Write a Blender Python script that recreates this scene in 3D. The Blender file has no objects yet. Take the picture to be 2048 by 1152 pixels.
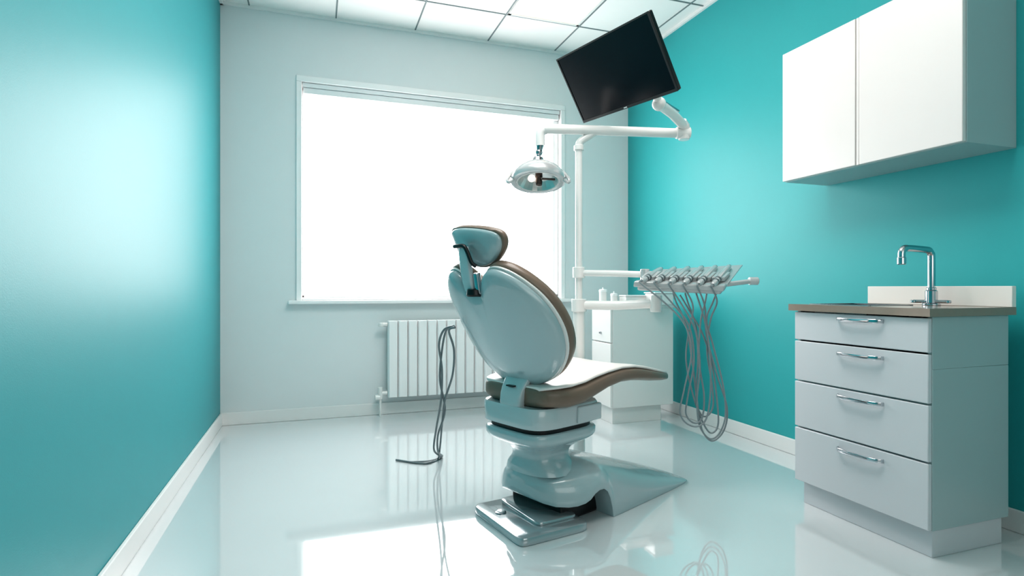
import bpy, bmesh, math
from mathutils import Vector, Matrix
C = bpy.context.scene.collection
PI = math.pi
try:
    bpy.context.scene.view_settings.view_transform = 'Standard'
except Exception: pass
try:
    bpy.context.scene.view_settings.look = 'Medium High Contrast'
except Exception as ex: print('look', ex)
# ---------------------------------------------------------------- camera
FPX = 20.0/36*2048
YAW = math.radians(19.1)
Fv = Vector((math.sin(YAW), math.cos(YAW), 0)); Rv = Vector((math.cos(YAW), -math.sin(YAW), 0)); Up = Vector((0,0,1))
cd = bpy.data.cameras.new('camera'); cam = bpy.data.objects.new('camera', cd); C.objects.link(cam)
cd.lens = 20; cd.sensor_width = 36; cd.clip_start = .02
cam.location = (0,0,1); cam.rotation_euler = (PI/2, 0, -YAW); bpy.context.scene.camera = cam
def P(px, py, t):   # surveyed point: photo bearing + distance
    return Fv*t + Rv*((px-1024)/FPX*t) + Up*(1+(576-py)/FPX*t)
# ---------------------------------------------------------------- materials
def lin(c):
    o = []
    for v in c:
        v /= 255
        o.append(v/12.92 if v <= .04045 else ((v+.055)/1.055)**2.4)
    return (*o, 1)
def pbr(name, col, rough=.5, metal=0, coat=0, var=.03, scale=6, bump=0, bscale=200, spec=.5, coatr=.05, cior=1.5):
    m = bpy.data.materials.new(name); m.use_nodes = True
    nt = m.node_tree; b = nt.nodes['Principled BSDF']
    b.inputs['Roughness'].default_value = rough; b.inputs['Metallic'].default_value = metal
    b.inputs['Coat Weight'].default_value = coat; b.inputs['Coat Roughness'].default_value = coatr
    b.inputs['Coat IOR'].default_value = cior
    b.inputs['Specular IOR Level'].default_value = spec
    tc = nt.nodes.new('ShaderNodeTexCoord')
    n = nt.nodes.new('ShaderNodeTexNoise'); n.inputs['Scale'].default_value = scale; n.inputs['Detail'].default_value = 3
    nt.links.new(tc.outputs['Object'], n.inputs['Vector'])
    mx = nt.nodes.new('ShaderNodeMix'); mx.data_type = 'RGBA'
    L = lin(col)
    mx.inputs[6].default_value = tuple(min(1, v*(1-var)) for v in L[:3]) + (1,)
    mx.inputs[7].default_value = tuple(min(1, v*(1+var)) for v in L[:3]) + (1,)
    nt.links.new(n.outputs['Fac'], mx.inputs[0]); nt.links.new(mx.outputs[2], b.inputs['Base Color'])
    if bump:
        n2 = nt.nodes.new('ShaderNodeTexNoise'); n2.inputs['Scale'].default_value = bscale; n2.inputs['Detail'].default_value = 2
        nt.links.new(tc.outputs['Object'], n2.inputs['Vector'])
        bp = nt.nodes.new('ShaderNodeBump'); bp.inputs['Strength'].default_value = bump; bp.inputs['Distance'].default_value = .002
        nt.links.new(n2.outputs['Fac'], bp.inputs['Height']); nt.links.new(bp.outputs['Normal'], b.inputs['Normal'])
    return m
def emit(name, col, s):
    m = bpy.data.materials.new(name); m.use_nodes = True; nt = m.node_tree
    nt.nodes.clear(); e = nt.nodes.new('ShaderNodeEmission'); o = nt.nodes.new('ShaderNodeOutputMaterial')
    e.inputs['Color'].default_value = lin(col); e.inputs['Strength'].default_value = s
    nt.links.new(e.outputs[0], o.inputs[0]); return m
M = dict(
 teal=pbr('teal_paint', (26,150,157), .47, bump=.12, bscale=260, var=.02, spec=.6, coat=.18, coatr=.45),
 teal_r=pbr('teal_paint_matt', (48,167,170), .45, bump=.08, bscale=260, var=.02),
 pale=pbr('pale_wall_paint', (225,228,229), .7, bump=.08, var=.015),
 rear=pbr('rear_wall_paint', (225,222,220), .8, var=.01),
 ceil=pbr('ceiling_tile', (243,240,238), .85, bump=.2, bscale=120, var=.02),
 grid=pbr('ceiling_grid_metal', (128,136,138), .5),
 floor=pbr('floor_epoxy', (213,217,219), .045, coat=1, var=.015, scale=1.2, spec=.9, coatr=.01, cior=1.85),
 base=pbr('white_skirting', (236,234,233), .35, var=.01),
 white=pbr('white_enamel', (234,231,229), .25, coat=.4, var=.01),
 wframe=pbr('window_frame_white', (242,240,240), .3, var=.01),
 blind=pbr('blind_headrail', (232,232,233), .35),
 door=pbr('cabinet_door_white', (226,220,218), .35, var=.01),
 carc=pbr('cabinet_side_bounce_tint', (168,187,189), .35, var=.01),  # bounce from the teal walls and side shading put into the laminate colour
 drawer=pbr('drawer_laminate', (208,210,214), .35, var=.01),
 chrome=pbr('chrome', (205,207,212), .12, 1, var=.01),
 reflm=pbr('satin_reflector', (220,218,216), .28, .9, var=.01),
 steel=pbr('brushed_steel', (170,174,178), .25, 1),
 worktop=pbr('worktop_taupe', (150,134,122), .25, coat=.5, var=.05, scale=30),
 splash=pbr('splashback', (236,230,225), .35, var=.01),
 shell=pbr('aqua_gloss_shell', (170,188,192), .22, coat=.8, var=.01, spec=.6),
 shell2=pbr('pale_gloss_shell', (194,202,205), .18, coat=.8, var=.01),
 lampm=pbr('lamp_grey_enamel', (196,198,199), .2, .3, coat=.6, var=.01),
 taupe=pbr('taupe_leatherette', (126,106,92), .4, bump=.1, bscale=300, var=.04, coat=.25),
 cream=pbr('cream_leatherette', (236,227,223), .38, bump=.08, bscale=300, var=.02, coat=.2),
 black=pbr('black_plastic', (14,15,17), .35),
 dark=pbr('dark_rubber', (28,32,34), .6),
 grey=pbr('mid_grey_plastic', (96,104,108), .4),
 screen=pbr('screen_glass', (9,10,20), .2, var=.3, scale=2, spec=.3),
 hose=pbr('grey_hose', (136,146,150), .3),
 cable=pbr('grey_cable', (105,116,120), .4),
 foot=pbr('foot_plate_metal', (182,189,192), .16, .6, coat=.8),
 bulb=emit('lamp_bulb', (255,240,222), 2),
 panel=emit('ceiling_panel_light', (255,238,214), 1.4),
 sky=emit('bright_daylight_pane', (255,253,252), 6),
 brown=pbr('bronze_reflector', (78,68,64), .2, .9),
)
# ---------------------------------------------------------------- mesh helpers
def box(bm, x0, x1, y0, y1, z0, z1):
    v = [bm.verts.new(p) for p in [(x0,y0,z0),(x1,y0,z0),(x1,y1,z0),(x0,y1,z0),(x0,y0,z1),(x1,y0,z1),(x1,y1,z1),(x0,y1,z1)]]
    for f in [(0,3,2,1),(4,5,6,7),(0,1,5,4),(1,2,6,5),(2,3,7,6),(3,0,4,7)]: bm.faces.new([v[i] for i in f])
    return v
def loft(bm, rings, cap=True, closed=True):
    R_ = [[bm.verts.new(p) for p in r] for r in rings]
    n = len(R_[0])
    for a, b in zip(R_, R_[1:]):
        for i in range(n if closed else n-1):
            j = (i+1) % n
            bm.faces.new((a[i], a[j], b[j], b[i]))
    if cap: bm.faces.new(R_[0][::-1]); bm.faces.new(R_[-1])
    return R_
def cat(pts, n=8, closed=False):
    pts = [Vector(p) for p in pts]; out = []; N = len(pts)
    segs = N if closed else N-1
    for i in range(segs):
        if closed: p0,p1,p2,p3 = pts[(i-1)%N],pts[i],pts[(i+1)%N],pts[(i+2)%N]
        else: p0,p1,p2,p3 = pts[max(i-1,0)],pts[i],pts[i+1],pts[min(i+2,N-1)]
        for k in range(n):
            t = k/n
            out.append(.5*((2*p1)+(p2-p0)*t+(2*p0-5*p1+4*p2-p3)*t*t+(3*p1-p0-3*p2+p3)*t**3))
    if not closed: out.append(pts[-1])
    return out
def tube(bm, pts, r, seg=12, smooth=0):
    pts = [Vector(p) for p in pts]
    if smooth: pts = cat(pts, smooth)
    n = len(pts); rad = r if isinstance(r,(list,tuple)) else None
    T = [(pts[min(i+1,n-1)]-pts[max(i-1,0)]).normalized() for i in range(n)]
    a = T[0].cross(Vector((0,0,1)))
    if a.length < .05: a = T[0].cross(Vector((1,0,0)))
    a.normalize(); rings = []
    for i in range(n):
        a = (a - T[i]*a.dot(T[i])).normalized(); b = T[i].cross(a)
        rr = r if rad is None else rad[0]+(rad[1]-rad[0])*i/(n-1)
        rings.append([pts[i]+(a*math.cos(2*PI*k/seg)+b*math.sin(2*PI*k/seg))*rr for k in range(seg)])
    loft(bm, rings)
def lathe(bm, prof, seg=32, mat=None, cap=True):
    mat = mat or Matrix.Identity(4)
    rings = [[mat @ Vector((r*math.cos(2*PI*k/seg), r*math.sin(2*PI*k/seg), z)) for k in range(seg)] for r, z in prof]
    loft(bm, rings, cap)
def frame(o, z, x=None):
    z = z.normalized(); x = x or Vector((1,0,0))
    if abs(x.dot(z)) > .95: x = Vector((0,1,0))
    x = (x - z*x.dot(z)).normalized(); y = z.cross(x)
    return Matrix(((x.x,y.x,z.x,o.x),(x.y,y.y,z.y,o.y),(x.z,y.z,z.z,o.z),(0,0,0,1)))
def cyl(bm, a, b, r, seg=20, r2=None):
    a = Vector(a); b = Vector(b); L = (b-a).length; c = min(.003, r*.2, L*.2); r2 = r2 or r
    lathe(bm, [(r-c,0),(r,c),(r2,L-c),(r2-c,L)], seg, frame(a, b-a))
def pillow(bm, outline, prof, cen, mapf):
    rings = []
    cx, cy = cen
    first = bm.verts.new(mapf(cx, cy, prof[0][1])); last = bm.verts.new(mapf(cx, cy, prof[-1][1]))
    for r, n in prof[1:-1]:
        rings.append([bm.verts.new(mapf(cx+(x-cx)*r, cy+(y-cy)*r, n)) for x, y in outline])
    N = len(outline)
    for i in range(N):
        j = (i+1) % N
        bm.faces.new((first, rings[0][i], rings[0][j])); bm.faces.new((last, rings[-1][j], rings[-1][i]))
        for a, b in zip(rings, rings[1:]): bm.faces.new((a[i], b[i], b[j], a[j]))
def sup(W, H, n, k=40):
    o = []
    for i in range(k):
        a = 2*PI*i/k; c, s = math.cos(a), math.sin(a)
        o.append((W*math.copysign(abs(c)**(2/n), c), H*math.copysign(abs(s)**(2/n), s)))
    return o
FR = {}
def thing(name, label, cat_, loc=(0,0,0), rotz=0, group=None):
    o = bpy.data.objects.new(name, None); C.objects.link(o); o.empty_display_size = .1
    o.location = loc; o.rotation_euler = (0,0,rotz); o['label'] = label; o['category'] = cat_
    if group: o['group'] = group
    FR[o.name] = Matrix.Translation(Vector(loc)) @ Matrix.Rotation(rotz, 4, 'Z')
    return o
def obj(name, bm, m, parent=None, bevel=0, seg=2, ang=35, world=True, sub=0, label=None):
    me = bpy.data.meshes.new(name)
    bmesh.ops.recalc_face_normals(bm, faces=bm.faces[:])
    if parent is not None:
        fm = FR[parent.name]
        if world: bm.transform(fm.inverted())
    bm.to_mesh(me); bm.free()
    me.materials.append(m)
    for p in me.polygons: p.use_smooth = True
    me.set_sharp_from_angle(angle=math.radians(ang))
    o = bpy.data.objects.new(name, me); C.objects.link(o)
    if parent is not None: o.parent = parent; FR[o.name] = FR[parent.name]
    if bevel:
        b = o.modifiers.new('bevel', 'BEVEL'); b.width = bevel; b.segments = seg; b.limit_method = 'ANGLE'; b.angle_limit = math.radians(40)
    if sub:
        s = o.modifiers.new('sub', 'SUBSURF'); s.levels = sub; s.render_levels = sub
    if label: o['label'] = label
    return o
def tag(o, label, cat_, group=None):
    o['label'] = label; o['category'] = cat_
    if group: o['group'] = group
    return o
def B(*a):
    bm = bmesh.new()
    for q in a: box(bm, *q)
    return bm
def struct(name, bm, m, parent=None, bevel=0):
    o = obj(name, bm, m, parent, bevel)
    if parent is None: o['kind'] = 'structure'; FR[o.name] = Matrix.Identity(4)
    return o
# ---------------------------------------------------------------- room shell
XL, XR, YB, YF, H = -.651, 2.723, 4.6, -1.9, 3.08
T = .12
WX0, WX1, WZ0, WZ1 = -.135, 2.085, .905, 2.61
struct('floor', B((XL-T,XR+T,YF-T,YB+T,-.1,0)), M['floor'])
struct('ceiling', B((XL-T,XR+T,YF-T,YB+T,H,H+.1)), M['ceil'])
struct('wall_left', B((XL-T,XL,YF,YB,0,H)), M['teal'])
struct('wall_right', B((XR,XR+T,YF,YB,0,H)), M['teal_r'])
struct('wall_front', B((XL-T,XR+T,YF-T,YF,0,H)), M['rear'])
struct('wall_back', B((XL-T,WX0,YB,YB+T,0,H),(WX1,XR+T,YB,YB+T,0,H),(WX0,WX1,YB,YB+T,0,WZ0),(WX0,WX1,YB,YB+T,WZ1,H)), M['pale'])
struct('baseboard_left', B((XL,XL+.016,YF,YB-.016,0,.092)), M['base'], bevel=.004)
struct('baseboard_back', B((XL,XR,YB-.016,YB,0,.092)), M['base'], bevel=.004)
struct('baseboard_right', B((XR-.016,XR,YF,YB-.016,0,.092)), M['base'], bevel=.004)
gx = [.153+.61*k for k in range(-1,5)]; gy = [4.1-.6*k for k in range(0,10)]
bm = bmesh.new()
for x in gx: box(bm, x-.005, x+.005, YF, YB, H-.005, H)
for y in gy: box(bm, XL, XR, y-.005, y+.005, H-.0045, H)
struct('trim_1', bm, M['grid'])
bm = B((XL,XR,YB-.02,YB,H-.022,H),(XL,XL+.02,YF,YB,H-.022,H),(XR-.02,XR,YF,YB,H-.022,H))
struct('trim_2', bm, M['base'])
# ceiling lights: first panel is in view, the rest added unseen to brighten the room
for (ix, iy, lab) in [(3,0,'bright square ceiling light panel nearest the window and monitor'),
                      (3,4,'added out-of-view square ceiling light panel in the middle of the ceiling'),
                      (1,8,'added out-of-view square ceiling light panel towards the rear left of the room'),
                      (3,8,'added out-of-view square ceiling light panel towards the rear right of the room')]:
    x0, x1, y1, y0 = gx[ix]+.012, gx[ix+1]-.012, gy[iy]-.012, gy[iy+1]+.012
    t = thing('ceiling_light', lab, 'ceiling light', ((x0+x1)/2,(y0+y1)/2,H))
    obj('frame', B((x0,x1,y0,y0+.02,H-.008,H-.001),(x0,x1,y1-.02,y1,H-.008,H-.001),(x0,x0+.02,y0,y1,H-.008,H-.001),(x1-.02,x1,y0,y1,H-.008,H-.001)), M['white'], t)
    obj('diffuser', B((x0+.02,x1-.02,y0+.02,y1-.02,H-.005,H-.001)), M['panel'], t)
def area(name, loc, rot, sx, sy, pw, col=(1,1,1)):
    l = bpy.data.lights.new(name,'AREA'); l.shape='RECTANGLE'; l.size=sx; l.size_y=sy; l.energy=pw; l.color=col
    o = bpy.data.objects.new(name,l); C.objects.link(o); o.location=loc; o.rotation_euler=rot
area('rear_fill_light', (1.0,YF+.05,1.9), (PI/2,0,0), 2.6, 1.6, 16, (1,.95,.92))  # added fill lamp behind the camera, no fixture there
area('ceiling_fill_light', (.85,2.0,H-.03), (0,0,0), 1.1, 1.6, 43, (1,.955,.925))  # added overhead fill, not a fitting of the room
# window
w = struct('window_1', B((WX0,WX1,YB-.014,YB+.11,WZ1-.045,WZ1),(WX0,WX0+.04,YB-.014,YB+.11,WZ0,WZ1-.045),(WX1-.04,WX1,YB-.014,YB+.11,WZ0,WZ1-.045),(WX0+.04,WX1-.04,YB,YB+.11,WZ0,WZ0+.02)), M['wframe'], bevel=.004)
x0,x1,z0,z1 = WX0+.04, WX1-.04, WZ0+.02, WZ1-.045
obj('sash', B((x0,x0+.018,YB+.05,YB+.09,z0,z1),(x1-.05,x1,YB+.05,YB+.09,z0,z1),(x0,x1,YB+.05,YB+.09,z0,z0+.02),(x0,x1,YB+.05,YB+.09,z1-.05,z1)), M['wframe'], w, .004)
obj('pane', B((x0,x1,YB+.07,YB+.078,z0,z1)), M['sky'], w)
obj('blind', B((x0+.004,x1-.004,YB+.004,YB+.045,z1-.035,z1-.002),(x0+.01,x1-.01,YB+.012,YB+.045,z1-.082,z1-.037)), M['blind'], w, .004)
obj('sill', B((WX0-.055,WX1+.055,YB-.06,YB+.05,WZ0-.028,WZ0)), M['wframe'], w, .006)
# ---------------------------------------------------------------- radiator
t = thing('radiator', 'white ribbed panel radiator on the back wall under the window', 'radiator', (1.0,4.5,.14))
n = 12; rx0 = .535; dx = .077
for k in range(n):
    x = rx0+dx*k
    bm = bmesh.new()
    lo = [(x+.0015,4.485),(x+.010,4.47),(x+dx-.010,4.47),(x+dx-.0015,4.485),(x+dx-.0015,4.53),(x+.0015,4.53)]
    loft(bm, [[(a,b,.15) for a,b in lo],[(a,b,.745) for a,b in lo]])
    obj('section', bm, M['wframe'], t, .004, 3)
obj('back_panel', B((rx0,rx0+dx*n,4.532,4.55,.155,.735)), M['white'], t, .004)
bm = bmesh.new(); cyl(bm,(rx0-.055,4.515,.715),(rx0,4.515,.715),.016); cyl(bm,(rx0-.05,4.515,.70),(rx0-.05,4.515,.73),.02); obj('vent_plug', bm, M['white'], t)
bm = bmesh.new(); cyl(bm,(rx0-.05,4.515,.182),(rx0,4.515,.182),.016); cyl(bm,(rx0-.055,4.515,.135),(rx0-.055,4.515,.23),.018); cyl(bm,(rx0-.095,4.515,.15),(rx0-.055,4.515,.15),.022)
obj('valve', bm, M['white'], t)
bm = bmesh.new(); cyl(bm,(rx0-.055,4.515,0),(rx0-.055,4.515,.14),.009); obj('pipe', bm, M['white'], t)
for xa in (.1,.75):
    for za in (.66,.2): obj('wall_bracket', B((rx0+xa,rx0+xa+.03,4.55,4.6,za,za+.03)), M['white'], t)
# ---------------------------------------------------------------- wall cabinet
t = thing('wall_cabinet', 'white two-door wall cabinet mounted high above the sink', 'cabinet', (2.56,1.985,1.575))
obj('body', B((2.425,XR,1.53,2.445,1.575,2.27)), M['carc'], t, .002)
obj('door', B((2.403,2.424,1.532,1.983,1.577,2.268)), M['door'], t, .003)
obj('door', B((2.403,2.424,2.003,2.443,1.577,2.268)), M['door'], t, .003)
obj('centre_strip', B((2.406,2.424,1.986,2.000,1.577,2.268)), M['door'], t, .002)
# ---------------------------------------------------------------- base cabinet
bx0, bx1, by0, by1 = 2.122, 2.565, 1.468, 2.085
t = thing('base_cabinet', 'pale grey four-drawer base cabinet standing under the sink worktop', 'cabinet', (2.35,1.78,0))
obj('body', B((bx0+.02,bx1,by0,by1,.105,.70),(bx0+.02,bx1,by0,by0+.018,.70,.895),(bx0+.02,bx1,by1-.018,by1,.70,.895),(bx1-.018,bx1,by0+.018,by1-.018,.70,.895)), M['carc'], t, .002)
obj('plinth', B((bx0+.036,bx1-.02,by0+.012,by1-.02,0,.105)), M['drawer'], t, .002)
hz = [.868,.722,.54,.315]
for (z0,z1),zh in zip([(.762,.889),(.575,.755),(.36,.568),(.108,.353)],hz):
    d = obj('drawer', B((bx0,bx0+.02,by0+.002,by1-.002,z0,z1)), M['drawer'], t, .003)
    bm = bmesh.new()
    rings = []
    for y,dep in ((1.848,.0),(1.842,.012),(1.83,.022),(1.80,.027),(1.745,.029),(1.69,.027),(1.66,.022),(1.648,.012),(1.642,.0)):
        rings.append([(bx0-dep-.003+a, y, zh+b) for a,b in sup(.0045,.008,4,16)])
    loft(bm, rings)
    obj('handle', bm, M['chrome'], d)
wx0, wx1, wy0, wy1 = 2.106, 2.585, 1.453, 2.105
hx0,hx1,hy0,hy1 = 2.18,2.42,1.76,2.03
t = thing('worktop', 'taupe worktop with white splashback and inset sink on the base cabinet', 'worktop', (2.35,1.78,.895))
obj('slab', B((wx0,hx0,wy0,wy1,.895,.925),(hx1,wx1,wy0,wy1,.895,.925),(hx0,hx1,wy0,hy0,.895,.925),(hx0,hx1,hy1,wy1,.895,.925)), M['worktop'], t)
obj('splashback', B((2.56,2.585,wy0,2.065,.925,1.008)), M['splash'], t, .002)
bm = B((hx0,hx1,hy0,hy1,.78,.785),(hx0,hx0+.004,hy0,hy1,.785,.925),(hx1-.004,hx1,hy0,hy1,.785,.925),(hx0,hx1,hy0,hy0+.004,.785,.925),(hx0,hx1,hy1-.004,hy1,.785,.925),
  (hx0-.012,hx0+.004,hy0-.012,hy1+.012,.925,.928),(hx1-.004,hx1+.012,hy0-.012,hy1+.012,.925,.928),(hx0,hx1,hy0-.012,hy0+.004,.925,.928),(hx0,hx1,hy1-.004,hy1+.012,.925,.928))
obj('basin', bm, M['steel'], t)
# faucet
fx, fy = 2.495, 1.715
t = thing('faucet', 'chrome square-necked faucet beside the sink on the worktop', 'faucet', (fx,fy,.925))
bm = bmesh.new(); cyl(bm,(fx,fy,.925),(fx,fy,.934),.034); cyl(bm,(fx,fy,.934),(fx,fy,.99),.023); cyl(bm,(fx,fy,.99),(fx,fy,1.002),.019); obj('base', bm, M['chrome'], t)
bm = bmesh.new(); tube(bm, [(fx,fy,.99),(fx,fy,1.13),(fx-.004,fy,1.147),(fx-.014,fy,1.158),(fx-.03,fy,1.163),(fx-.125,fy+.01,1.168),(fx-.145,fy+.012,1.166),(fx-.156,fy+.013,1.157),(fx-.16,fy+.013,1.143),(fx-.16,fy+.013,1.125)], .0145, 16, 4); obj('spout', bm, M['chrome'], t)
bm = bmesh.new(); cyl(bm,(fx-.16,fy+.013,1.098),(fx-.16,fy+.013,1.13),.0175); obj('nozzle', bm, M['chrome'], t)
for s in (-1,1):
    bm = bmesh.new(); a = Vector((fx-.005,fy+s*.018,.942)); b = a+Vector((-s*.03,s*.035,.0)); tube(bm,[a,b],.007,12)
    cyl(bm, b+Vector((0,0,-.006)), b+Vector((0,0,.006)), .011)
    obj('handle', bm, M['chrome'], t)
# ---------------------------------------------------------------- corner cabinet
cx0,cx1,cy0,cy1 = 2.035,2.57,3.68,3.98
t = thing('corner_cabinet', 'small white cabinet in the far corner behind the instrument hoses', 'cabinet', (2.3,3.83,0))
obj('body', B((cx0+.018,cx1,cy0,cy1,.12,.85)), M['white'], t, .003)
obj('plinth', B((cx0+.03,cx1-.09,cy0+.03,cy1-.02,0,.12)), M['white'], t, .002)
obj('top', B((cx0-.01,cx1+.01,cy0-.01,cy1+.01,.85,.875)), M['white'], t, .004)
for nm,z0,z1,kz in (('drawer',.60,.845,.665),('door',.125,.592,None)):
    d = obj(nm, B((cx0,cx0+.017,cy0+.003,cy1-.003,z0,z1)), M['white'], t, .003)
    if kz: bm = bmesh.new(); cyl(bm,(cx0-.014,cy0+.15,kz),(cx0+.002,cy0+.15,kz),.009); obj('knob', bm, M['steel'], d)
zt = .875
def canister(px, t_, r, h, lab):
    p = P(px, 600, t_); o = thing('canister', lab, 'canister', (p.x,p.y,zt))
    bm = bmesh.new(); lathe(bm,[(r-.003,0),(r,.003),(r,h-.02),(r-.002,h-.018)],24,Matrix.Translation((p.x,p.y,zt))); obj('jar', bm, M['white'], o)
    bm = bmesh.new(); lathe(bm,[(r+.002,h-.02),(r+.002,h-.006),(r-.004,h),(.006,h+.001),(.006,h+.012),(.003,h+.014)],24,Matrix.Translation((p.x,p.y,zt))); obj('lid', bm, M['wframe'], o)
canister(1206, 4.36, .030, .115, 'taller white lidded canister on the corner cabinet nearest the pole')
canister(1228, 4.30, .026, .085, 'shorter white lidded canister on the corner cabinet beside the low white box')
p = P(1266,600,4.3)
t = thing('storage_box', 'low white lidded box lying on top of the corner cabinet', 'box', (p.x,p.y,zt))
obj('carton', B((p.x-.09,p.x+.09,p.y-.05,p.y+.05,zt,zt+.06)), M['white'], t, .006)
obj('lid', B((p.x-.093,p.x+.093,p.y-.053,p.y+.053,zt+.06,zt+.072)), M['wframe'], t, .004)
p = P(1318,600,4.25)
t = thing('storage_tray', 'white shallow storage tray at the wall end of the corner cabinet', 'tray', (p.x,p.y,zt))
obj('tub', B((p.x-.08,p.x+.08,p.y-.07,p.y+.07,zt,zt+.085)), M['white'], t, .008)
obj('rim', B((p.x-.085,p.x+.085,p.y-.075,p.y+.075,zt+.085,zt+.094)), M['wframe'], t, .003)
# ---------------------------------------------------------------- dental chair (local frame: x forward, y left)
TH = math.radians(22)
ch = thing('dental_chair', 'reclining dental chair with grey-aqua shell, taupe upholstery and cream seat', 'dental chair', (.956,2.37,0), TH)
def part(name, bm, m, par=None, **k): return obj(name, bm, m, par or ch, world=False, **k)
# base : skirted shell with an arched cutout on each side, sweeping down to a low toe
def lerp_tab(tab, s):
    for a, b in zip(tab, tab[1:]):
        if s <= b[0]:
            k = (s-a[0])/(b[0]-a[0]) if b[0] > a[0] else 0
            return tuple(a[i]+(b[i]-a[i])*k for i in range(1,len(a)))
    return tab[-1][1:]
# s, half width at skirt, half width at ridge, ridge height, crown height, bottom
BT = [(-.135,.05,.03,.160,.182,.130),(-.128,.09,.06,.172,.204,.112),(-.112,.132,.09,.182,.222,.098),(-.08,.175,.120,.192,.238,.088),(-.035,.208,.145,.200,.250,.084),(.0,.225,.160,.205,.256,.085),(.035,.238,.170,.209,.258,.092),
      (.06,.246,.178,.212,.258,.105),(.08,.251,.183,.214,.257,.125),(.105,.256,.187,.216,.255,.138),(.13,.259,.190,.217,.252,.138),(.152,.26,.192,.216,.248,.122),(.170,.26,.193,.214,.244,.090),(.184,.26,.194,.211,.240,.045),(.192,.26,.195,.209,.238,.001),
      (.25,.258,.193,.193,.223,.001),(.35,.253,.185,.162,.192,.001),(.48,.247,.172,.118,.149,.001),(.6,.241,.165,.080,.108,.001),(.72,.234,.165,.046,.067,.001),(.8,.226,.168,.026,.039,.001),(.845,.215,.165,.014,.022,.001),(.866,.19,.15,.005,.009,.001)]
def bsec(s):
    w0, w1, zr, zc, zb = lerp_tab(BT, s)
    h = zr-zb
    prof_ = [(w0,zb),(w0+.003*min(1,h/.1),zb+h*.15),(w0,zb+h*.4),(w0-(w0-w1)*.2,zb+h*.68),(w0-(w0-w1)*.52,zb+h*.88),(w1,zr),(w1*.78,zr+(zc-zr)*.42),(w1*.45,zr+(zc-zr)*.82),(0,zc)]
    c = cat([Vector((a,b,0)) for a,b in prof_], 3)
    half_ = [(p.x,p.y) for p in c]
    full = half_ + [(-a,b) for a,b in half_[-2::-1]]
    return [(s,a,b) for a,b in full]
ss = []
for a, b in zip(BT, BT[1:]):
    m_ = max(1, int(round((b[0]-a[0])/.015)))
    ss += [a[0]+(b[0]-a[0])*k/m_ for k in range(m_)]
ss.append(BT[-1][0])
bm = bmesh.new(); loft(bm, [bsec(s) for s in ss]); part('base', bm, M['shell'], ang=50)
part('underbody_shade', B((-.04,.32,-.165,.15,0,.12)), M['black'], bevel=.012)  # black block under the base, standing in for the shade in the opening
# foot plate
def rprism(w, d, z0, z1, c, rot, n=7):
    bm = bmesh.new(); o = sup(w/2, d/2, n, 56); Rm = Matrix.Rotation(rot, 4, 'Z')
    e = min(.008, (z1-z0)*.35)
    rings = []
    for sc, z in ((1-.02,z0),(1,z0+e),(1,z1-e),(1-.012,z1-e*.3),(1-.035,z1)):
        rings.append([Rm @ Vector((x*sc, y*sc, 0)) + Vector((c[0],c[1],z)) for x,y in o])
    loft(bm, rings); return bm
fp = part('foot_plate', rprism(.335,.42,0,.034,(-.112,-.045),math.radians(-11), 12), M['foot'])
part('upper_plate', rprism(.20,.33,.034,.048,(-.055,-.035),math.radians(-11), 10), M['foot'])
bm = bmesh.new(); lathe(bm,[(.024,.033),(.024,.037),(.020,.039)],28,Matrix.Translation((-.2,.04,0))); part('button', bm, M['steel'], fp)
bm = bmesh.new(); lathe(bm,[(.017,.038),(.015,.042)],28,Matrix.Translation((-.2,.04,0))); part('button_cap', bm, M['shell2'], fp)
# pedestal and carriage
def vloft(levels, n=3.2, c=(0,0)):
    bm = bmesh.new()
    loft(bm, [[(c[0]+x, c[1]+y, q[0]) for x,y in sup(q[1],q[2],q[3] if len(q)>3 else n,56)] for q in levels]); return bm
part('pedestal', vloft([(.20,.130,.165,2.3),(.222,.130,.155,2.3),(.236,.126,.143,2.3),(.248,.121,.130,2.4),(.262,.117,.119,2.5),(.276,.116,.114,2.7),(.290,.120,.114,2.9),(.304,.130,.123,3.2),(.318,.148,.139,3.6),(.331,.170,.161,4),(.343,.190,.182,4.2),(.354,.202,.195,4.2),(.366,.208,.2,4.2),(.388,.208,.2,4.2),(.396,.202,.194,4.2)],4.2), M['shell'], ang=60)
part('turntable', vloft([(.394,.188,.18),(.418,.188,.18)],4.2), M['black'])
part('carriage', vloft([(.416,.2,.192),(.420,.208,.2),(.495,.212,.204),(.505,.206,.198)],4.6), M['shell2'], ang=50)
bm = B((.02,.17,-.212,-.19,.425,.497)); part('side_cover', bm, M['shell2'], bevel=.006)
# seat
prof = [(-.172,.588,.52,.15),(-.167,.594,.508,.18),(-.152,.598,.502,.205),(-.11,.601,.498,.23),(-.05,.605,.492,.247),(.03,.615,.500,.252),(.1,.63,.522,.252),(.18,.642,.548,.252),(.28,.651,.565,.25),(.38,.647,.563,.247),(.47,.632,.554,.24),(.57,.610,.541,.228),(.655,.592,.532,.21),(.72,.579,.527,.185),(.755,.572,.530,.155),(.77,.565,.536,.13)]
def seatsec(s, zt_, zb, W, k=44, n=3.6, dish=.012):
    pts = []
    for x, z in sup(W, (zt_-zb)/2, n, k):
        zz = (zt_+zb)/2+z
        if z > 0: zz -= dish*(1-(x/W)**2)
        pts.append((s, x, zz))
    return pts
bm = bmesh.new(); loft(bm, [seatsec(*q) for q in prof]); part('seat', bm, M['taupe'], ang=60)
bm = bmesh.new(); loft(bm, [seatsec(s, zt_+.005, zt_-.02, W*.965, dish=.012) for s,zt_,zb,W in prof[1:-1]]); part('seat_pad', bm, M['cream'], ang=60, label='cream seat pad')
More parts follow.
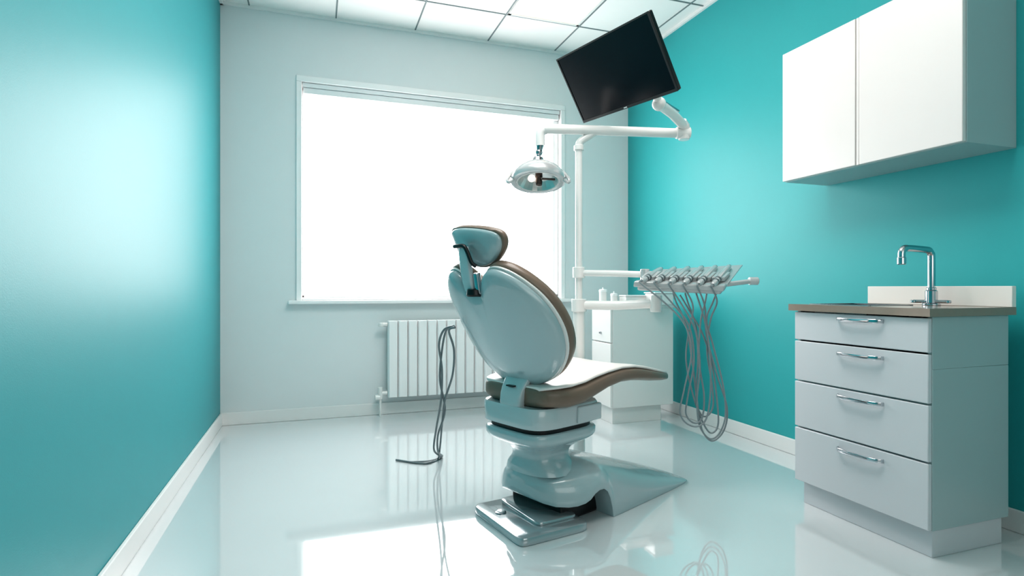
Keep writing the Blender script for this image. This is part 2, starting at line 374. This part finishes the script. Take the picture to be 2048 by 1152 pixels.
# backrest
d = Vector((-.514,0,.857)); nn = Vector((.857,0,.514)); O = Vector((-.095,0,.606))
def bmap(l, q, n, wrap=.55): return O + d*q + Vector((0,l,0)) + nn*(n + wrap*l*l - .12*(q-.25)**2)
half = [(.0,-.014),(.07,-.010),(.145,.008),(.22,.052),(.280,.13),(.306,.22),(.304,.31),(.282,.395),(.243,.465),(.200,.515),(.155,.545),(.112,.550),(.08,.53),(.058,.500),(.035,.478),(0,.470)]
ol = [(x,y) for x,y in half] + [(-x,y) for x,y in half[-2:0:-1]]
ol = [(p.x,p.y) for p in cat([(x,y,0) for x,y in ol], 4, True)]
cen = (0,.26)
bm = bmesh.new(); pillow(bm, ol, [(0,0),(.5,0),(.97,0),(1.0,-.006),(1.0,-.014),(.985,-.026),(.95,-.036),(.85,-.046),(.6,-.054),(.3,-.058),(0,-.058)], cen, bmap)
bk = part('backrest', bm, M['shell'], ang=70)
bm = bmesh.new(); pillow(bm, ol, [(0,-.002),(.9,-.002),(1.018,-.002),(1.024,.002),(1.018,.008),(.9,.009),(0,.009)], cen, bmap)
part('piping', bm, M['white'], bk, ang=60)
bm = bmesh.new(); pillow(bm, ol, [(0,.006),(.9,.006),(1.015,.006),(1.035,.014),(1.04,.028),(1.03,.046),(1.0,.058),(.93,.067),(.8,.071),(0,.068)], cen, bmap)
cu = part('backrest_cushion', bm, M['taupe'], bk, ang=70)
bm = bmesh.new(); pillow(bm, ol, [(0,.05),(.8,.05),(.88,.069),(.84,.077),(.7,.080),(0,.077)], cen, bmap)
part('backrest_pad', bm, M['cream'], bk, ang=70)
# lower backrest bracket
bm = bmesh.new(); rings = []
for s_, z, w_, th in [(-.11,.655,.074,.012),(-.135,.628,.073,.016),(-.154,.602,.071,.019),(-.169,.575,.068,.021),(-.178,.55,.066,.022),(-.183,.52,.064,.022),(-.184,.49,.062,.022),(-.181,.478,.058,.018)]:
    rings.append([(s_+y, x-.016, z) for x,y in sup(w_, th, 5, 32)])
loft(bm, rings); part('backrest_bracket', bm, M['shell2'], ang=50)
part('bracket_slot', B((-.200,-.182,-.04,.005,.583,.588)), M['black'])
# headrest
d2 = Vector((-.38,0,.925)).normalized(); n2 = Vector((.925,0,.38)).normalized(); O2 = Vector((-.364,0,1.165))
roll = math.radians(7)
def hmap(l, q, n):
    l2 = l*math.cos(roll)-q*math.sin(roll); q2 = l*math.sin(roll)+q*math.cos(roll)
    return O2 + d2*q2 + Vector((0,l2,0)) + n2*(n + .7*l2*l2)
hh = [(0,-.080),(.04,-.076),(.08,-.062),(.115,-.036),(.142,-.003),(.153,.028),(.146,.055),(.118,.072),(.065,.082),(0,.085)]
hl = hh + [(-x,y) for x,y in hh[-2:0:-1]]; hl = [(p.x,p.y) for p in cat([(x,y,0) for x,y in hl], 5, True)]
bm = bmesh.new(); pillow(bm, hl, [(0,0),(.9,0),(.99,0),(1,-.006),(.97,-.014),(.9,-.02),(.6,-.026),(0,-.028)], (0,.01), hmap)
hr = part('headrest', bm, M['shell'], ang=70)
bm = bmesh.new(); pillow(bm, hl, [(0,-.004),(.9,-.004),(1.04,-.006),(1.08,.002),(1.085,.011),(1.05,.022),(.94,.030),(.6,.034),(0,.035)], (0,.01), hmap)
part('headrest_cushion', bm, M['taupe'], hr, ang=70)
bm = bmesh.new(); rings = []
for s_, z, w_, th in [(-.418,1.165,.024,.009),(-.416,1.14,.028,.011),(-.408,1.09,.030,.012),(-.397,1.03,.029,.012),(-.385,.985,.026,.010)]:
    rings.append([(s_+y, x+.010, z) for x,y in sup(w_, th, 5, 28)])
loft(bm, rings); part('headrest_stem', bm, M['shell2'], ang=50)
bm = bmesh.new(); tube(bm, [(-.435,.050,1.168),(-.437,.03,1.168),(-.436,-.012,1.166),(-.43,-.028,1.145),(-.42,-.045,1.10),(-.405,-.055,1.085)], .0085, 10, 4); part('headrest_lever', bm, M['black'])
bm = bmesh.new(); cyl(bm,(-.37,-.03,.975),(-.385,-.03,1.06),.016); part('headrest_rod', bm, M['chrome'])
bm = bmesh.new(); lathe(bm,[(.03,.965),(.034,.972),(.032,.992),(.026,.996)],24,Matrix.Translation((-.378,-.01,0))); part('headrest_socket', bm, M['black'])
# cables beside chair
cabs = [([(908,652,2.68),(888,660,2.72),(878,690,2.8),(884,740,2.9),(882,800,3.0),(872,860,3.12),(868,900,3.2)],(882,918),(850,929),(792,922),'left strand of the grey cables hanging from the backrest, curling out over the floor'),
        ([(910,655,2.66),(898,662,2.7),(908,700,2.8),(905,750,2.9),(890,800,3.0),(884,850,3.12),(880,895,3.2)],(876,920),(862,926),(845,929),'right strand of the grey cables hanging from the backrest, ending on the floor'),
        ([(909,654,2.67),(893,660,2.74),(884,700,2.84),(880,760,2.94),(890,820,3.05),(876,870,3.14),(876,903,3.2)],(884,915),(860,924),(820,926),'middle strand of the grey cables hanging from the backrest')]
for up, f1, f2, f3, lab in cabs:
    pts = [P(*q) for q in up]
    for (x,y) in (f1,f2,f3):
        q = P(x,y,FPX/(y-576)); q.z = .0065; pts.append(q)
    bm = bmesh.new(); tube(bm, pts, .0055, 8, 8); tag(obj('cable', bm, M['cable']), lab, 'cable', 'cables behind the dental chair')
# ---------------------------------------------------------------- equipment pole with arms
pb = P(1158,576,3.13); px_, py_ = pb.x, pb.y
t = thing('equipment_pole', 'tall white equipment pole with jointed arms behind the dental chair', 'equipment stand', (px_,py_,0))
def V(z): return Vector((px_,py_,z))
bm = bmesh.new(); lathe(bm,[(.058,0),(.058,.012),(.05,.02),(.036,.024),(.034,.05)],32,Matrix.Translation((px_,py_,0))); obj('foot_flange', bm, M['white'], t)
bm = bmesh.new(); cyl(bm, V(.02), V(.93), .033, 28); obj('lower_pole', bm, M['white'], t)
bm = bmesh.new(); tube(bm, [V(.92),V(1.3),V(1.70),V(1.765),P(1159,286,3.13),P(1165,280,3.13),P(1176,273,3.13),P(1192,263,3.13)], .0205, 20, 4); obj('upper_pole', bm, M['white'], t)
for z, r, h in ((.905,.042,.07),(1.085,.035,.06),(1.77,.028,.03)):
    bm = bmesh.new(); cyl(bm, V(z-h/2), V(z+h/2), r, 28); obj('collar', bm, M['white'], t)
bm = bmesh.new(); tube(bm, [P(1080,292,3.1),P(1080,272,3.1),P(1083,263,3.1),P(1091,259,3.1),P(1106,258,3.1),P(1230,262,3.14),P(1345,266,3.2),P(1360,266,3.2),P(1368,262,3.2),P(1370,254,3.19),P(1364,244,3.17)], .0265, 20, 4); obj('lamp_arm', bm, M['white'], t)
bm = bmesh.new(); cyl(bm, P(1352,266,3.2), P(1380,266,3.2), .033); cyl(bm, P(1368,280,3.2), P(1368,248,3.2), .031); obj('elbow', bm, M['white'], t)
bm = bmesh.new(); tube(bm, [P(1368,252,3.19),P(1345,228,3.06),P(1318,208,2.93)], .026, 18); obj('monitor_arm', bm, M['white'], t)
bm = bmesh.new(); tube(bm, [P(1357,222,3.12),P(1330,205,3.0)], .007, 8); obj('arm_spring', bm, M['steel'], t)
bm = bmesh.new(); tube(bm, [P(1158,546,3.13),P(1230,547,3.02),P(1290,549,2.92)], .017, 16); obj('tray_arm', bm, M['white'], t)
bm = bmesh.new(); tube(bm, [P(1158,610,3.13),P(1235,611,3.05),P(1308,607,2.97)], .025, 18); obj('lower_arm', bm, M['white'], t)
bm = bmesh.new(); cyl(bm, P(1312,624,2.96), P(1312,590,2.96), .030); obj('arm_knuckle', bm, M['white'], t)
# instrument tray : a sloping plate, front edge low
FL, FRt, BR_, BL_ = P(1268,566,2.76), P(1450,575,2.74), P(1486,529,2.92), P(1312,539,2.94)
c0 = (FL+FRt+BR_+BL_)/4
t = thing('instrument_tray', 'pale grey sloping dental instrument tray held out on the pole arm', 'instrument tray', c0)
pn = (FRt-FL).cross(BL_-FL).normalized()
if pn.z < 0: pn = -pn
vdir = ((BL_-FL)+(BR_-FRt)).normalized(); udir = (FRt-FL).normalized()
def quad(a,b,c,d_,n0,n1):
    bm = bmesh.new(); lo = [bm.verts.new(v+pn*n0) for v in (a,b,c,d_)]; hi = [bm.verts.new(v+pn*n1) for v in (a,b,c,d_)]
    bm.faces.new(lo[::-1]); bm.faces.new(hi)
    for i in range(4): j=(i+1)%4; bm.faces.new((lo[i],lo[j],hi[j],hi[i]))
    return bm
obj('plate', quad(FL,FRt,BR_,BL_,-.008,.0), M['lampm'], t, .003)
def lp(u,v): return (FL*(1-u)+FRt*u)*(1-v)+(BL_*(1-u)+BR_*u)*v
obj('housing', quad(lp(.03,.02),lp(.97,.02),lp(.95,.6),lp(.05,.6),-.045,-.008), M['lampm'], t, .012)
obj('front_rail', quad(lp(0,-.03),lp(1,-.03),lp(1,.10),lp(0,.10),-.02,.010), M['lampm'], t, .006)
bm = bmesh.new(); tube(bm, [lp(.9,.25)-pn*.02, P(1506,562,2.82)], .0125, 14); cyl(bm, P(1498,562,2.82), P(1516,562,2.82), .02); obj('side_handle', bm, M['lampm'], t)
bm = bmesh.new(); tube(bm, [P(1290,549,2.92),lp(.08,.5)-pn*.02], .018, 12); cyl(bm,P(1290,562,2.92),P(1290,538,2.92),.024); obj('mount', bm, M['lampm'], t)
ords = ['first','second','third','fourth','fifth','sixth']
us = [.10+.155*i for i in range(6)]
for u in us:
    m1, m2 = lp(u-.074,.36), lp(u+.074,.36); v = vdir*.04
    obj('holder', quad(m1-v,m2-v,m2+v,m1+v,0,.024), M['lampm'], t, .004)
HP = [
 [(1330,606),(1370,650),(1383,705),(1368,780),(1360,822),(1371,845),(1394,853),(1413,836),(1421,780),(1419,700),(1409,640),(1398,604),(1390,580)],
 [(1344,606),(1378,652),(1388,720),(1376,790),(1372,828),(1388,846),(1404,836),(1408,790),(1398,720),(1401,645),(1410,606),(1414,582)],
 [(1364,610),(1390,660),(1400,730),(1394,800),(1399,850),(1418,877),(1438,868),(1451,830),(1446,770),(1426,690),(1413,640),(1426,604),(1434,583)],
 [(1386,612),(1378,660),(1372,720),(1386,790),(1406,845),(1422,866),(1436,850),(1434,800),(1424,730),(1406,670),(1378,620),(1360,590)],
 [(1410,614),(1413,670),(1434,750),(1454,815),(1448,860),(1424,882),(1403,857),(1394,800),(1384,720),(1372,650),(1352,604),(1346,584)],
 [(1434,604),(1421,640),(1414,700),(1424,770),(1426,812),(1414,832),(1400,826),(1392,790),(1396,720),(1392,655),(1376,606),(1370,586)]]
for i, u in enumerate(us):
    a = lp(u,-.02)+pn*.017; b = lp(u,.80)+pn*.015; axv = (b-a); L = axv.length
    h = thing('handpiece', ords[i]+' dental handpiece from the pole, resting in the instrument tray with its hose', 'handpiece', a, 0, 'handpieces on the instrument tray')
    fm = frame(a, axv)
    bm = bmesh.new(); lathe(bm,[(.010,-.012),(.0135,-.006),(.015,.01),(.015,.06),(.0160,.07),(.0160,L*.78),(.015,L*.82),(.0145,L*.95),(.011,L)],18,fm); obj('grip', bm, M['lampm'], h)
    bm = bmesh.new(); lathe(bm,[(.015,.024),(.0165,.027),(.0165,.034),(.015,.037)],18,fm); obj('ring', bm, M['grey'], h)
    bm = bmesh.new(); lathe(bm,[(.015,.048),(.0168,.051),(.0168,.060),(.015,.063)],18,fm); obj('ring', bm, M['grey'], h)
    bm = bmesh.new(); cyl(bm, fm@Vector((0,0,L-.004)), fm@Vector((0,0,L+.008)), .009, 14); obj('tip', bm, M['dark'], h)
    tt = 2.73+.012*i
    pts = [fm@Vector((0,0,-.01)), fm@Vector((0,0,-.024))-Up*.008] + [P(x,y,tt+.05*k/12) for k,(x,y) in enumerate(HP[i])]
    bm = bmesh.new(); tube(bm, pts, .0042, 8, 8); obj('hose', bm, M['hose'], h)
# ---------------------------------------------------------------- exam lamp
lc = P(1076,354,3.08); ax = (Up*math.cos(.27)+Fv*math.sin(.27)).normalized(); fm = frame(lc, ax, Rv)
t = thing('dental_lamp', 'grey dome dental lamp hanging from the left end of the overhead arm', 'lamp', lc)
bm = bmesh.new(); lathe(bm,[(.118,-.03),(.130,-.036),(.146,-.030),(.150,-.016),(.142,.008),(.122,.034),(.092,.058),(.060,.076),(.040,.086),(.030,.092),(.030,.098)],48,fm,False)
obj('shade', bm, M['lampm'], t, ang=50)
bm = bmesh.new(); lathe(bm,[(.119,-.031),(.110,-.031),(.104,-.018),(.084,.012),(.05,.036),(.012,.044)],24,fm,False); obj('reflector', bm, M['reflm'], t, ang=10)
for s in (-1,1):
    bm = bmesh.new(); tube(bm,[fm@Vector((s*.118,-.01,.034)),fm@Vector((s*.146,-.02,.008)),fm@Vector((s*.166,-.03,-.035)),fm@Vector((s*.156,-.04,-.050)),fm@Vector((s*.134,-.04,-.036))],.009,10,6)
    obj('rim_handle', bm, M['lampm'], t)
bm = bmesh.new(); lathe(bm,[(.006,-.052),(.016,-.048),(.019,-.03),(.015,-.005),(.02,.0),(.02,.04)],20,frame(lc+Rv*.005,ax,Rv)); obj('socket', bm, M['brown'], t)
bm = bmesh.new(); bmesh.ops.create_uvsphere(bm,u_segments=16,v_segments=10,radius=.02,matrix=Matrix.Translation(fm@Vector((-.035,0,-.008)))); obj('bulb', bm, M['bulb'], t)
bm = bmesh.new(); tube(bm,[fm@Vector((.02,-.02,-.02)),fm@Vector((.05,-.02,-.022)),fm@Vector((.09,-.01,-.02))],.006,8); obj('bulb_guard', bm, M['brown'], t)
bm = bmesh.new(); a = fm@Vector((0,0,.088)); top = P(1080,289,3.1)
cyl(bm,a,a+(top-a)*.3,.033,20,.026); tube(bm,[a,a+(top-a)*.6],.012,14); bmesh.ops.create_uvsphere(bm,u_segments=16,v_segments=10,radius=.02,matrix=Matrix.Translation(a+(top-a)*.55)); cyl(bm,a+(top-a)*.6,top,.015,16,.022)
obj('swivel_joint', bm, M['steel'], t)
# ---------------------------------------------------------------- monitor
Tm = 3.1
TLc, TRc, BRc, BLc = P(1115,118,Tm), P(1300,20,.808*Tm), P(1352,183,.851*Tm), P(1165,247,1.043*Tm)
mc = (TLc+TRc+BRc+BLc)/4
ex = ((TRc-TLc)+(BRc-BLc)).normalized(); ey = ((TLc-BLc)+(TRc-BRc)); hgt = ey.length/2; wid = ((TRc-TLc)+(BRc-BLc)).length/2
ey = (ey-ex*ey.dot(ex)).normalized(); ez = ex.cross(ey)
mm = Matrix(((ex.x,ey.x,ez.x,mc.x),(ex.y,ey.y,ez.y,mc.y),(ex.z,ey.z,ez.z,mc.z),(0,0,0,1)))
t = thing('monitor', 'black flat-screen monitor tilted on the overhead arm near the ceiling', 'monitor', mc)
a_, b_ = wid/2, hgt/2
bm = B((-a_,a_,-b_,b_,-.03,-.003)); bm.transform(mm); obj('casing', bm, M['black'], t, .006)
bm = B((-a_,a_,-b_,-b_+.014,-.003,.002),(-a_,a_,b_-.008,b_,-.003,.002),(-a_,-a_+.008,-b_+.014,b_-.008,-.003,.002),(a_-.008,a_,-b_+.014,b_-.008,-.003,.002)); bm.transform(mm); obj('bezel', bm, M['dark'], t)
bm = B((-a_+.008,a_-.008,-b_+.014,b_-.008,-.0035,-.001)); bm.transform(mm); obj('screen', bm, M['screen'], t)
bm = B((-.012,.012,-b_+.004,-b_+.010,.002,.0025)); bm.transform(mm); obj('badge', bm, M['white'], t)
bm = B((-.08,.12,-.08,.08,-.05,-.03)); bm.transform(mm); obj('back_housing', bm, M['black'], t, .01)
bm = bmesh.new(); q = mm @ Vector((.10,-.05,-.05)); e = P(1318,208,2.93)
tube(bm,[q, mm@Vector((.13,-.10,-.09)), e],.02,14,4); bmesh.ops.create_uvsphere(bm,u_segments=20,v_segments=12,radius=.036,matrix=Matrix.Translation(e)); obj('mount', bm, M['white'], t)
# ---------------------------------------------------------------- world
w_ = bpy.data.worlds.new('world'); bpy.context.scene.world = w_; w_.use_nodes = True
w_.node_tree.nodes['Background'].inputs[0].default_value = (.8,.9,1,1); w_.node_tree.nodes['Background'].inputs[1].default_value = .6
